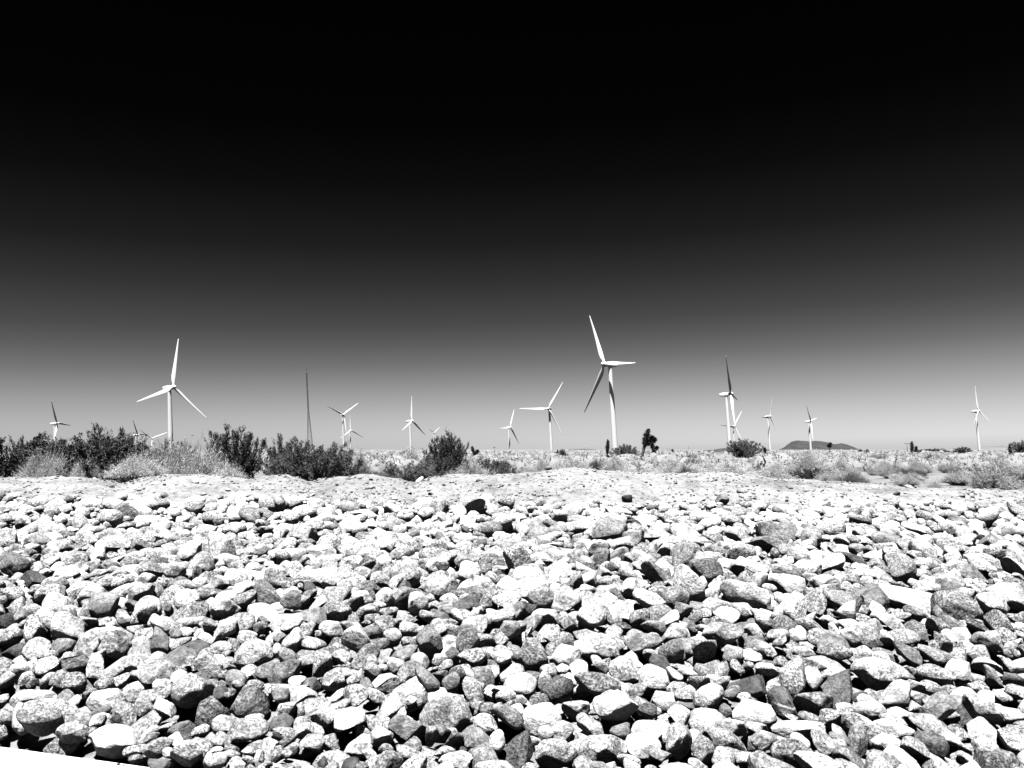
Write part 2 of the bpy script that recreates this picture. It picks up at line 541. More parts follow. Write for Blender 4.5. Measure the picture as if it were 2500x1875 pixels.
# stones that stand out in the photograph: px, py, width, height (source pixels), roll in the picture, tone, speckle, shape, label
NOTE = [
 (277,1795,124,76,-8,.62,.25,3,'large smooth white stone with one grey end, just above the white concrete strip'),
 (515,1728,86,100,20,.13,1.,1,'dark speckled pointed stone beside the rounded grey one, lower left'),
 (608,1704,90,98,10,.17,.7,0,'tall rounded mid-grey stone between the pointed dark one and a pale one'),
 (686,1759,66,48,0,.13,.05,6,'smooth dark grey barrel-shaped stone lower left of centre'),
 (445,1779,66,66,10,.24,.1,4,'faceted light grey stone right of the large white one'),
 (264,1697,96,62,0,.68,.15,9,'flat bright white stone above the large smooth white one'),
 (80,1703,110,56,0,.55,.4,12,'long white stone at the left edge above the concrete strip'),
 (390,1858,60,40,-25,.11,.1,2,'dark grey wedge stone touching the concrete strip edge'),
 (486,1576,72,42,-10,.10,.1,5,'flat dark grey slab stone left of the big speckled white one'),
 (618,1585,104,78,5,.50,.6,15,'big pale speckled stone with dark flecks, left of centre'),
 (698,1630,98,58,28,.16,.6,7,'long grey stone lying on a slant below the big pale speckled one'),
 (25,1511,64,56,10,.06,.6,8,'nearly black rough stone at the left edge of the picture'),
 (40,1585,78,56,0,.07,.6,10,'dark cracked stone at the left edge below a row of white ones'),
 (1380,1593,80,68,0,.62,.3,0,'smooth white rounded stone with shaded underside right of a dark speckled one'),
 (1300,1600,78,68,0,.13,1.,3,'dark speckled round stone left of the smooth white one'),
 (1270,1662,86,62,0,.66,.15,6,'bright white egg-shaped stone in the lower centre'),
 (1363,1667,74,80,-30,.11,.8,1,'dark grey wedge stone right of the bright egg-shaped one'),
 (1322,1738,100,84,0,.68,.1,9,'large blocky white stone above the slanting dark one'),
 (1268,1806,66,118,-35,.09,.9,13,'long dark stone lying aslant below the blocky white one'),
 (1406,1723,76,62,-15,.45,.4,4,'white stone with a dark cut lower face, right of the blocky one'),
 (1466,1822,108,80,5,.42,.8,12,'large rounded speckled stone at the bottom, right of centre'),
 (1085,1728,136,116,10,.36,.7,15,'biggest pale boulder with a grey patch, bottom centre'),
 (988,1590,82,46,28,.20,.3,7,'grey elongated stone tilted up to the right, lower centre'),
 (1822,1662,100,54,0,.09,.1,2,'dark smooth loaf-shaped stone in the lower right'),
 (1841,1731,108,82,-20,.66,.1,1,'bright white angular stone below the dark loaf-shaped one'),
 (1915,1700,78,70,-10,.15,.05,16,'smooth grey pebble with a white band around it'),
 (2046,1658,66,116,-38,.12,.5,13,'dark stone lying diagonally against a broad pale one'),
 (2150,1632,150,84,-8,.40,.7,3,'broad pale speckled stone, the widest on the right side'),
 (2338,1630,66,70,0,.66,.2,0,'white rounded stone with a crack across it, right side'),
 (2268,1808,94,88,-30,.10,.7,10,'dark rough stone in the bottom right corner'),
 (1951,1775,136,44,0,.66,.15,12,'long low white stone across the bottom right'),
 (1985,1705,100,78,-15,.22,.7,4,'grey stone with white top beside the banded pebble'),
 (1918,1421,98,82,-15,.64,.1,8,'large angular white stone with a sharp ridge on the right slope'),
 (2371,1396,100,50,-40,.22,.4,7,'grey slab stone leaning over a black gap on the right slope'),
 (2220,1446,142,84,-28,.58,.2,14,'long white stone sloping down to the right on the right side'),
 (2080,1363,92,38,-22,.09,.5,5,'dark flat slab stone on the upper right slope'),
 (161,1392,70,44,0,.68,.05,6,'smooth white oval stone on the upper left slope'),
 (85,1407,76,50,0,.08,.5,11,'dark angular stone left of the smooth white oval one'),
 (785,1340,82,42,0,.66,.1,9,'flat pointed white stone on the slope above left centre'),
 (1070,1424,102,72,-5,.34,.6,0,'large rounded pale stone in the middle of the slope'),
 (1132,1467,80,46,15,.11,.5,2,'dark loaf-like stone just below the large rounded pale one'),
 (1331,1499,68,40,0,.66,.05,12,'flat white stone right of centre on the slope'),
 (1531,1204,27,22,0,.05,.3,8,'lone black stone sitting at the top of the stone bank'),
 (1549,1275,42,24,-20,.07,.4,5,'dark slanted stone high on the bank below the lone black one'),
 (1762,1211,38,34,35,.22,.3,10,'grey stone standing upright at the top of the bank'),
]
TOPOFF = 0.05


def surf_hit(px, py):
    a, b, c = ray(px, py)
    lo = 2.5
    for t in np.arange(2.6, 14, 0.02):
        if EYE + c * t <= gz(a * t, b * t) + TOPOFF + 0.05:
            return a * t, b * t, EYE + c * t, t
    return a * 12, b * 12, EYE + c * 12, 12


for (px, py, w, h, roll, tone, spk, shp, lab) in NOTE:
    x, y, z, t = surf_hit(px, py + h * 0.15)
    L = w / FPX * t / 2; Hh = h / FPX * t / 2
    if y > 9.8: z = gz(x, y) + Hh * .75
    st = stamp_eval(x, y, L * 1.0, max(L * .8, Hh), Hh * 0.85, 0)
    if st is None: continue
    commit(x, y, z - Hh * .1, L, max(L * .8, Hh), Hh * .85, 0, st, res=True)
    stones.append(dict(x=x, y=y, z=z - Hh * .1, a=L, b=min(max(L, Hh) * .85, max(Hh * 1.25, L * .45)), c=Hh * .95, yaw=0.0, tx=0.0, ty=-R(roll), tone=tone, spk=spk, shp=shp, label=lab))
NN = len(stones)


def rand_tone(r):
    u = r.random()
    if u < 0.36: return r.uniform(0.42, 0.68), r.uniform(.1, .75)
    if u < 0.76: return r.uniform(0.26, 0.42), r.uniform(.5, 1)
    if u < 0.965: return r.uniform(0.15, 0.28), r.uniform(.3, 1)
    return r.uniform(0.06, 0.13), r.uniform(.2, 1)


def hides_note(x, y, z, a):
    t = y / CP
    px = 1250 + FPX * x / y
    k = (z - EYE) / y
    dy = (k * CP - SP) / (CP + k * SP)
    py = 937.5 - dy * FPX
    rp = a / y * FPX
    if beyond_kerb(x, y) < .12 and a < .08: return False
    for (nx_, ny_, nw, nh, nyw) in NPROJ:
        if y < nyw + 0.02:
            if ((px - nx_) / (nw * .42 + rp * .75)) ** 2 + ((py - ny_) / (nh * .42 + rp * .5)) ** 2 < 1: return True
    return False


NPROJ = [(n_[0], n_[1], n_[2], n_[3], s_['y']) for n_, s_ in zip(NOTE, stones)]
r = np.random.default_rng(11)
NTRY = 36000
for k in range(NTRY):
    # pick a spot, more often nearer the camera where the bed spreads less
    y = math.sqrt(r.uniform(3.4 ** 2, 11.5 ** 2)) if r.random() < .62 else r.uniform(3.4, 8)
    half = min(11.6, 0.61 * y + 2.5)
    x = r.uniform(-half, half)
    big = r.random()
    a = 0.064 * math.exp(r.normal(0, 0.33))
    if big > .965: a *= 1.55
    a = max(min(a, 0.17), .025) * (1 - .22 * min(max((y - 7) / 4, 0), 1))
    if r.random() < .15: a *= 1.25
    if y < 5.5: a = min(a, .115)
    if y > 10.9: a *= 0.7
    b = a * r.uniform(.52, .95); c = a * r.uniform(.48, .82)
    yaw = r.uniform(0, math.pi); ori = r.random() < (.25 + .6 * max(x / y, 0))
    if ori:                       # slabs shingled downhill, lying the same way
        yaw = r.normal(0, .3); a *= 1.12; c *= .82
    # thinning out towards the dirt ridge
    lim = 10.7 + 0.45 * float(fbm(np.array(x * .7), np.array(3.3), 3, 3)) + 0.5 * r.random() ** 2
    if y > lim and r.random() < .90: continue
    if beyond_kerb(x, y) < b * 0.45: continue
    best = None
    for q in range(4):
        xx = x + (r.uniform(-.1, .1) if q else 0); yy = y + (r.uniform(-.1, .1) if q else 0)
        if beyond_kerb(xx, yy) < b * .45: continue
        st = stamp_eval(xx, yy, a, b, c, yaw)
        if st is None: continue
        i0, i1, j0, j1 = st[0]
        if (RES[i0:i1, j0:j1] & st[1]).sum() > 0.10 * st[1].sum(): continue
        z = np.percentile(st[3], 60)
        e = z - gz_b if False else z - BASE[(i0 + i1) // 2, (j0 + j1) // 2]
        if best is None or e < best[0]: best = (e, xx, yy, z, st)
    if best is None: continue
    e, xx, yy, z, st = best
    if e - c > 0.115: continue      # bank already full here
    if hides_note(xx, yy, z, a): continue
    commit(xx, yy, z, a, b, c, yaw, st)
    tone, spk = rand_tone(r)
    if tone < .15 and a > .075: tone = .2
    tone = min(tone * (1 + .35 * min(max((yy - 7) / 3, 0), 1)), .72)  # tone raised up the bank, painting in the overexposed look of far stones
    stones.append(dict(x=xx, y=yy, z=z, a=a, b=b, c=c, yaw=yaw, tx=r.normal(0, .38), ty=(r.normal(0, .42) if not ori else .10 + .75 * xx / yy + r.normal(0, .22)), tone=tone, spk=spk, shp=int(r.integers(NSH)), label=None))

# small stones wedged along the concrete edge
for k in range(420):
    t_ = r.uniform(-1.5, 4.2); q_ = r.uniform(.0, .16)
    xx = p1.x + ed.x * t_ + nrm.x * q_; yy = p1.y + ed.y * t_ + nrm.y * q_
    a = r.uniform(.03, .065); b = a * r.uniform(.6, .9); c = a * r.uniform(.5, .8); yaw = r.uniform(0, 3)
    if q_ < b * .35: continue
    st = stamp_eval(xx, yy, a, b, c, yaw)
    if st is None: continue
    z = np.percentile(st[3], 50)
    if z + c > 0.15: continue
    commit(xx, yy, z, a, b, c, yaw, st)
    tone, spk = rand_tone(r)
    stones.append(dict(x=xx, y=yy, z=z, a=a, b=b, c=c, yaw=yaw, tx=r.normal(0, .3), ty=r.normal(0, .3), tone=tone, spk=spk, shp=int(r.integers(NSH)), label=None))

vis = np.bincount(OWN[OWN >= 0], minlength=len(stones))
for i, s in enumerate(stones):
    s['vis'] = vis[i]
    infr = abs(s['x']) < 0.601 * s['y'] + 0.05 and (s['z'] - EYE) / s['y'] > -0.385
    s['score'] = (vis[i] / s['y'] ** 2.6) if infr else 0
keep = [i for i in range(NN, len(stones)) if vis[i] >= 4]
keep.sort(key=lambda i: -stones[i]['score'])
singles = keep[:300 - 0]
rest = keep[300:]
print('stones', len(stones), 'kept', len(keep), 'farthest single', max(stones[i]['y'] for i in singles))


def stone_mat3(s):
    return Matrix.Rotation(s['yaw'], 3, 'Z') @ Euler((s['tx'], s['ty'], 0)).to_matrix() @ Matrix.Diagonal((s['a'], s['b'], s['c']))


# the bed of small chips between and under the stones, one sheet
bedx = np.linspace(-12, 12, 340); bedy = np.linspace(3.2, 10.9, 130)
BX, BY = np.meshgrid(bedx, bedy)
KD = (BX - p1.x) * nrm.x + (BY - p1.y) * nrm.y
BZ = ground(BX, BY) + 0.004 + 0.012 * fbm(BX * 9, BY * 9, 2, 77)
BZ = np.where(KD < 0.05, -0.3, BZ)
ii = np.arange(BX.size).reshape(BX.shape)
bed = link('stone_bank', mesh_np('stone_bank', np.stack([BX, BY, BZ], -1).reshape(-1, 3),
           np.stack([ii[:-1, :-1], ii[:-1, 1:], ii[1:, 1:], ii[1:, :-1]], -1).reshape(-1, 4), True,
           M_SAND))
tag(bed, kind='structure')

SME = [mesh_np('stone', SH[4][i], SHF[4], True, M_STONE1) for i in range(NSH)]
M_BAND = stone_material('banded_stone', True)
nt = M_BAND.node_tree
# the one pebble with a quartz band
tc = node(nt, 'ShaderNodeTexCoord'); sep = node(nt, 'ShaderNodeSeparateXYZ'); nt.links.new(tc.outputs['Object'], sep.inputs[0])
nzb = node(nt, 'ShaderNodeTexNoise', Scale=2.0); nt.links.new(tc.outputs['Object'], nzb.inputs['Vector'])
zz = math_n(nt, 'ADD', sep.outputs['Z'], math_n(nt, 'MULTIPLY', nzb.outputs['Fac'], 0.1))
band = math_n(nt, 'COMPARE', zz, -0.12, 0.07)
bs = [n_ for n_ in nt.nodes if n_.type == 'BSDF_PRINCIPLED'][0]
prev = bs.inputs['Base Color'].links[0].from_socket
nt.links.new(math_n(nt, 'ADD', prev, math_n(nt, 'MULTIPLY', band, 0.4)), bs.inputs['Base Color'])

for i in range(NN):
    s = stones[i]
    me = SME[s['shp']]
    if 'white band' in s['label']:
        me = me.copy(); me.materials.clear(); me.materials.append(M_BAND)
    o = link('stone', me)
    M = stone_mat3(s).to_4x4(); M.translation = (s['x'], s['y'], s['z']); o.matrix_world = M
    o['tone'] = float(s['tone']); o['speckle'] = float(s['spk'])
    tag(o, s['label'], 'stone', 'loose stones that stand out on the bank')
for i in singles:
    s = stones[i]
    o = link('stone', SME[s['shp']], bed)
    M = stone_mat3(s).to_4x4(); M.translation = (s['x'], s['y'], s['z']); o.matrix_world = M
    o['tone'] = float(s['tone']); o['speckle'] = float(s['spk'])


def joined(name, ids, lod, parent, mat):
    Vs, Fs, T, K = [], [], [], []; off = 0
    for i in ids:
        s = stones[i]; sub = lod(s)
        P = SH[sub][s['shp']] @ np.array(stone_mat3(s)).T + np.array([s['x'], s['y'], s['z']])
        Vs.append(P); Fs.append(SHF[sub] + off); off += len(P)
        T.append(np.full(len(P), s['tone'])); K.append(np.full(len(P), s['spk']))
    F = np.concatenate(Fs)
    print(name, len(ids), 'stones', len(F), 'tris')
    o = link(name, mesh_np(name, np.concatenate(Vs), F, True, mat, dict(tone=np.concatenate(T), speckle=np.concatenate(K))), parent)
    tag(o, kind='stuff')
    return o


joined('smaller_stones', rest, lambda s: 3 if s['y'] < 8.6 else 2, bed, M_STONE)

# chips and gravel strewn over the dirt ridge
chips = []
for k in range(900):            # stones thinning out onto the dirt
    y = 10.5 + 2.4 * r.random() ** 1.5; x = r.uniform(-.66, .66) * y
    a = r.uniform(.02, .065) * (1 - .2 * (y - 10.5))
    if fbm(np.array(x * .6), np.array(y * .9), 2, 95) + r.normal(0, .3) < -.05: continue
    tone, spk = rand_tone(r); chips.append(len(stones))
    stones.append(dict(x=x, y=y, z=gz(x, y) + a * .2, a=a, b=a * .8, c=a * .6, yaw=r.uniform(0, 3), tx=r.normal(0, .3), ty=r.normal(0, .3), tone=tone, spk=0, shp=int(r.integers(NSH))))
for k in range(22000):
    y = 10.4 + 8 * r.random() ** 1.7; x = r.uniform(-.7, .7) * y
    a = 0.010 * math.exp(r.normal(0, .75)); a = min(a, .09)
    if fbm(np.array(x * .9), np.array(y * 1.4), 2, 91) + r.normal(0, .4) < -.2: continue
    if y > 11.6 and a > 0.03 and r.random() < .8: a *= .5
    tone, spk = rand_tone(r)
    chips.append(len(stones))
    stones.append(dict(x=x, y=y, z=gz(x, y) + a * .25, a=a, b=a * .8, c=a * .55, yaw=r.uniform(0, 3), tx=r.normal(0, .3), ty=r.normal(0, .3), tone=tone * .7, spk=0, shp=int(r.integers(NSH))))
ICO[1] = ico(1); SHF[1] = ICO[1][1]; SH[1] = [stone_shape(i, 1)[0] for i in range(NSH)]
cj = joined('gravel', chips, lambda s: 2 if s['a'] > .035 else 1, None, M_STONE)

# two pebbles lying on the white strip
for (px, py, w, lab) in ((288, 1868, 9, 'larger grey pebble lying on the white concrete strip'), (301, 1870, 5, 'tiny grey pebble beside the larger one on the white strip')):
    v = at(px, py, 1.0) - Vector((0, 0, EYE)); P = v * ((KZ - EYE) / v.z)
    a = w / FPX * P.y / 2
    o = link('pebble', SME[4 if w > 6 else 1]); o.location = (P.x, P.y, KZ + a * .5); o.scale = (a, a * .8, a * .62)
    o['tone'] = 0.13; o['speckle'] = 0.2
    tag(o, lab, 'pebble')


# ------------------------------------------------------------------ wind turbines
def blade_mesh(L, name='blade'):
    """blade along +Z, chord along X, thin in Y"""
    st = np.array([0, .03, .07, .14, .22, .32, .45, .6, .75, .88, .96, 1.0])
    ch = np.array([.040, .040, .046, .074, .084, .076, .064, .051, .038, .027, .018, .004]) * L
    th = np.array([.040, .040, .038, .026, .020, .015, .011, .008, .006, .004, .003, .001]) * L
    tw = np.radians([18, 18, 18, 16, 13, 10, 7, 4, 2, 1, 0, 0])
    n = 12; V = []
    for s, c, t, w in zip(st, ch, th, tw):
        for k in range(n):
            a = 2 * math.pi * k / n
            x = math.cos(a) * c / 2; y = math.sin(a) * t / 2
            if s > .1: y *= (1 + 0.5 * math.cos(a)); x -= c * .18
            X = x * math.cos(w) - y * math.sin(w); Y = x * math.sin(w) + y * math.cos(w)
            V.append((X, Y - 0.03 * L * s * s, s * L))
    m = len(st)
    F = [(i * n + k, i * n + (k + 1) % n, (i + 1) * n + (k + 1) % n, (i + 1) * n + k) for i in range(m - 1) for k in range(n)]
    F += [tuple(range(n)), tuple((m - 1) * n + k for k in range(n))]
    b = MB(); b.add(V, F)
    return b.mesh(name, M_WHITE, True)


BL = 45.0
bm_ = blade_mesh(BL)


def nacelle_mesh():
    import bmesh
    me = bpy.data.meshes.new('nacelle'); bm = bmesh.new()
    # lofted housing along +Y (backwards from the rotor), y from 0 to 11
    secs = [(0, 1.5, 1.5, 0), (.8, 1.95, 1.9, 0), (3, 2.1, 2.1, .1), (7, 2.1, 2.15, .15), (9.6, 1.85, 1.8, .3), (11, 1.2, 1.0, .55)]
    rows = []
    for y, w, h, dz in secs:
        row = []
        for k in range(16):
            a = 2 * math.pi * (k + .5) / 16
            cx, cz = math.cos(a), math.sin(a); p = 0.45
            row.append(bm.verts.new((math.copysign(abs(cx) ** p, cx) * w, y, math.copysign(abs(cz) ** p, cz) * h + dz)))
        rows.append(row)
    for A, B in zip(rows, rows[1:]):
        for k in range(16): bm.faces.new((A[k], A[(k + 1) % 16], B[(k + 1) % 16], B[k]))
    bm.faces.new(rows[0]); bm.faces.new(rows[-1])
    bmesh.ops.recalc_face_normals(bm, faces=bm.faces); bm.to_mesh(me); bm.free()
    me.materials.append(M_WHITE); return me


nac_me = nacelle_mesh()
hb = MB(); hb.tube([(0, 1.4, 0), (0, 0, 0), (0, -1.6, 0), (0, -2.6, 0), (0, -3.2, 0)], [1.9, 2.0, 1.75, 1.1, .25], 16)
hub_me = hb.mesh('hub', M_WHITE, True)
vb = MB(); vb.box((-.5, 8.2, 2.3), (.5, 9.2, 3.0)); vb.box((-.06, 9.0, 3.0), (.06, 9.12, 4.3)); vane_me = vb.mesh('wind_vane', M_STEEL)


def turbine(px, py, yaw, th, rpx, want, label, base_py=1099.0, lean=3.0):
    """want: per blade 1 lit, 0 dark, None free; yaw relative to the sight line"""
    d = FPX * BL / rpx
    P = at(px, py, d / math.sqrt(1 + ((px - 1250) / FPX) ** 2))
    az = math.atan2(P.x, P.y)                  # sight line azimuth, to the right positive
    base_z = PLAIN
    hubh = P.z - base_z
    root = bpy.data.objects.new('wind_turbine', None); col.objects.link(root)
    ya = R(yaw)
    view = Matrix.Rotation(-az, 4, 'Z')         # +Y along the sight line
    leanM = Matrix.Rotation(-R(lean), 4, 'Y')
    # rotor overhang from the tower axis
    over = 5.0
    axis = Vector((math.sin(ya), -math.cos(ya), 0))
    tower_top = Vector((0, 0, hubh)) - axis * over
    hub_img = leanM @ (Vector((0, 0, hubh)))
    base = P - (view @ leanM @ Vector((axis.x * over, axis.y * over, hubh)))
    root.matrix_world = Matrix.Translation(base) @ view @ leanM
    tag(root, label, 'wind turbine', 'wind turbines standing across the desert plain')
    tb = MB(); zs_ = np.linspace(-3, hubh - 1.9, 9)
    tb.tube([(0, 0, z) for z in zs_], [2.35 - (2.35 - 1.5) * (max(z, 0) / hubh) for z in zs_], 24, False)
    link('tower', tb.mesh('tower', M_WHITE, True), root)
    head = Matrix.Translation((0, 0, hubh)) @ Matrix.Rotation(ya, 4, 'Z') @ Matrix.Rotation(-R(4), 4, 'X')
    nac = link('nacelle', nac_me, root); nac.matrix_local = head @ Matrix.Translation((0, -3.4, 0))
    hub = link('hub', hub_me, root); hub.matrix_local = head @ Matrix.Translation((0, -over, 0))
    va = link('wind_vane', vane_me, nac)
    W0 = Matrix.Translation(base) @ view @ leanM @ head
    toc = (Vector((0, 0, EYE)) - P).normalized()
    for j in range(3):
        t = R(th + 120 * j)
        best = None
        for pitch in range(-44, 46, 4):
            loc = Matrix.Translation((0, -over, 0)) @ Matrix.Rotation(t, 4, 'Y') @ Matrix.Rotation(R(2), 4, 'X') @ Matrix.Rotation(R(pitch), 4, 'Z')
            nrm_ = ((W0 @ loc).to_3x3() @ Vector((math.sin(-R(8)), math.cos(R(8)), 0))).normalized()
            if nrm_.dot(toc) < 0: nrm_ = -nrm_
            lit = nrm_.dot(sdir); wid = nrm_.dot(toc)
            w = want[j] if want else None
            sgn = 0 if w is None else (1 if w else -1)
            if w == 2: best = (0, loc) if best is None else best
            if w == 2:
                q2 = -abs(wid - .22) + (.1 if lit > 0 else 0)
                if best is None or q2 > best[0] or pitch == -44: best = (q2, loc)
                continue
            sc_ = sgn * (1.25 if w == 0 else 1) * min(max(lit, -.3), .45) * 2.2 + min(wid, .75) * (2.5 if w == 0 else 1) - abs(pitch - 4) * 0.004
            if best is None or sc_ > best[0]: best = (sc_, loc)
        b = link('blade', bm_, root); b.matrix_local = head @ best[1]
    return root


TURB = [
 (140,1034,64.3,95.2,54.5,(0,None,0),'wind turbine at the far left, dark blade up, tower rising behind dark shrubs'),
 (423,946,41,11.2,114,(1,1,1),'large white wind turbine on the left with one blade straight up'),
 (337,1062,63.4,89,41,(0,None,0),'small wind turbine with dark raised blade, left of a large one and behind a bush'),
 (372,1070.5,5,69.6,34.5,(1,None,0),'small wind turbine, blades in a V, low beside the tower of the large left one'),
 (839,1012.6,29,57,49,(1,1,0),'wind turbine right of the lattice mast with two blades raised in a V'),
 (856.5,1051,30,0,37.2,(1,0,1),'small wind turbine partly overlapped by the taller one with its blades in a V'),
 (1006,1028,57,6,60,(1,0,1),'wind turbine in mid-picture above a lone dark yucca stump, one white blade straight up'),
 (1061,1057,50,56,25,(None,None,None),'tiny distant wind turbine mostly hidden behind a tall dark bush'),
 (1246,1043.6,55.4,26.9,48.8,(1,0,1),'small wind turbine with a narrow raised blade, just left of one with level blade'),
 (1339,998,-14,33.4,74,(1,0,1),'wind turbine with one blade pointing level left and one up right'),
 (1476,890,-56.4,96.9,140,(2,0,1),'tallest wind turbine, right of centre, nacelle pointing right, dark blade down left'),
 (1783.7,962,83.7,96.7,94.3,(0,1,0),'wind turbine seen edge-on with dark blade straight up, behind a round bush'),
 (1793,1041,39,36,43.5,(1,1,0),'small wind turbine crossing behind the edge-on one, white blade up right'),
 (1880,1017,65.4,27.5,54,(0,1,0),'thin wind turbine left of the dark hill with a blade hanging down right'),
 (1979.7,1028.7,75.4,81.3,47,(1,1,0),'wind turbine standing in front of the dark hill'),
 (2389,1003.5,69,117.9,53.5,(1,0,1),'lone wind turbine at the far right beyond scattered yuccas'),
]
for t in TURB: turbine(*t)

# ------------------------------------------------------------------ lattice mast
def mast():
    base_px, top_px, top_py = 757.5, 748, 901
    d = 620.0
    B = at(base_px, 1098, d); T = at(top_px, top_py, d)
    root = bpy.data.objects.new('lattice_mast', None); col.objects.link(root)
    root.location = (B.x, B.y, PLAIN)
    lean = math.atan2(B.x - T.x, T.z - B.z)
    root.rotation_euler = (0, -lean, 0)
    tag(root, 'tall thin dark lattice mast rising behind the bushes on the left', 'lattice mast')
    Hm = (T.z - PLAIN)
    def wid(z):
        t = z / Hm
        return (1.75 * (1 - t / .5) ** 1.0 + .42) if t < .5 else .42
    def corner(k, z):
        a = math.pi / 4 + k * math.pi / 2
        return (wid(z) * math.cos(a) * 1.25, wid(z) * math.sin(a) * 1.25, z)
    zs_ = [0]
    while zs_[-1] < Hm - 3: zs_.append(zs_[-1] + max(1.3, wid(zs_[-1]) * 1.9))
    for k in range(4):
        b = MB(); b.tube([corner(k, z) for z in zs_], [.09] * len(zs_), 5); link('mast_leg', b.mesh('mast_leg', M_STEEL), root)
    b = MB()
    for z0, z1 in zip(zs_, zs_[1:]):
        for k in range(4):
            b.tube([corner(k, z0), corner((k + 1) % 4, z1)], [.05, .05], 4, False)
            b.tube([corner((k + 1) % 4, z0), corner(k, z1)], [.05, .05], 4, False)
            b.tube([corner(k, z1), corner((k + 1) % 4, z1)], [.05, .05], 4, False)
    link('bracing', b.mesh('bracing', M_STEEL), root)
    b = MB(); b.tube([(0, 0, zs_[-1]), (0, 0, Hm)], [.12, .05], 6); link('antenna', b.mesh('antenna', M_STEEL), root)
    b = MB(); b.tube([(-.9, 0, Hm - 2.6), (.9, 0, Hm - 2.6)], [.08, .08], 6); link('top_arm', b.mesh('top_arm', M_STEEL), root)
    b = MB(); b.box((-.35, -.35, Hm - .6), (.35, .35, Hm + .3)); link('beacon', b.mesh('beacon', M_STEEL), root)


mast()

# ------------------------------------------------------------------ plants
def quads(C, D, W, ln, wd):
    """leaf quads: centre C, unit direction D, unit side W, length and width arrays"""
    a = C - D * ln[:, None] / 2; b = C + D * ln[:, None] / 2
    s = W * wd[:, None] / 2
    V = np.stack([a - s * .5, a + s * .5, b + s * .3, b - s * .3, ], 1)
    m = (a + b) / 2
    V = np.stack([a, m + s, b, m - s], 1).reshape(-1, 3)
    F = np.arange(len(C) * 4).reshape(-1, 4)
    return V, F


def unit(v): return v / (np.linalg.norm(v, axis=-1, keepdims=True) + 1e-9)


def creosote(seed, nst=30, nleaf=8000, spread=52, leaf=.034, asym=0.0):
    """unit-high open shrub: wavy stems fanning from the root, leaf sprays on their upper parts"""
    r = np.random.default_rng(seed)
    sb = MB(); sprays = []
    for i in range(nst):
        az = r.uniform(0, 2 * math.pi); tilt = R(spread) * r.random() ** .42 * (1 + asym * math.cos(az))
        L = r.uniform(.78, 1.0) * (1 if tilt < R(30) else 1.08)
        d = np.array([math.sin(tilt) * math.cos(az), math.sin(tilt) * math.sin(az), math.cos(tilt)])
        p = np.array([r.normal(0, .035), r.normal(0, .035), 0.]); pts = [p.copy()]
        nseg = 7
        for s in range(nseg):
            d = unit(d + r.normal(0, .13, 3) + np.array([0, 0, .0]))
            p = p + d * L / nseg; pts.append(p.copy())
            if s >= 1:
                nb = 3 if s < 5 else 3
                for q in range(nb):
                    bd = unit(d + r.normal(0, .5, 3)); bl = r.uniform(.10, .24) * (1.1 - s * .07)
                    e = p + bd * bl
                    sb.tube([p, p + bd * bl * .5 + r.normal(0, .01, 3), e], [.004, .003, .0015], 3, False)
                    sprays.append((p + bd * bl * .25, e, 1.0))
        sprays.append((pts[-3], pts[-1], 1.6))
        sb.tube(pts, np.linspace(.012, .003, len(pts)), 4, False)
    S = np.array([s[0] for s in sprays]); E = np.array([s[1] for s in sprays]); w = np.array([s[2] for s in sprays])
    w = w * (0.15 + r.random(len(w)) ** 1.2 * 1.6); w /= w.sum()
    k = r.choice(len(S), nleaf, p=w)
    t = r.random(nleaf) ** .8
    C = S[k] + (E - S[k])[..., :] * t[:, None] if False else S[k] + (E[k] - S[k]) * t[:, None]
    C = C + r.normal(0, .020, (nleaf, 3))
    D = unit(unit(E[k] - S[k]) * .8 + r.normal(0, .55, (nleaf, 3)) + np.array([0, 0, .25]))
    W = unit(np.cross(D, r.normal(size=(nleaf, 3))))
    ln = leaf * r.uniform(.6, 1.4, nleaf); wd = ln * r.uniform(.35, .6, nleaf)
    V, F = quads(C, D, W, ln, wd)
    V[:, 2] = np.maximum(V[:, 2], 0.0)
    return sb, V, F


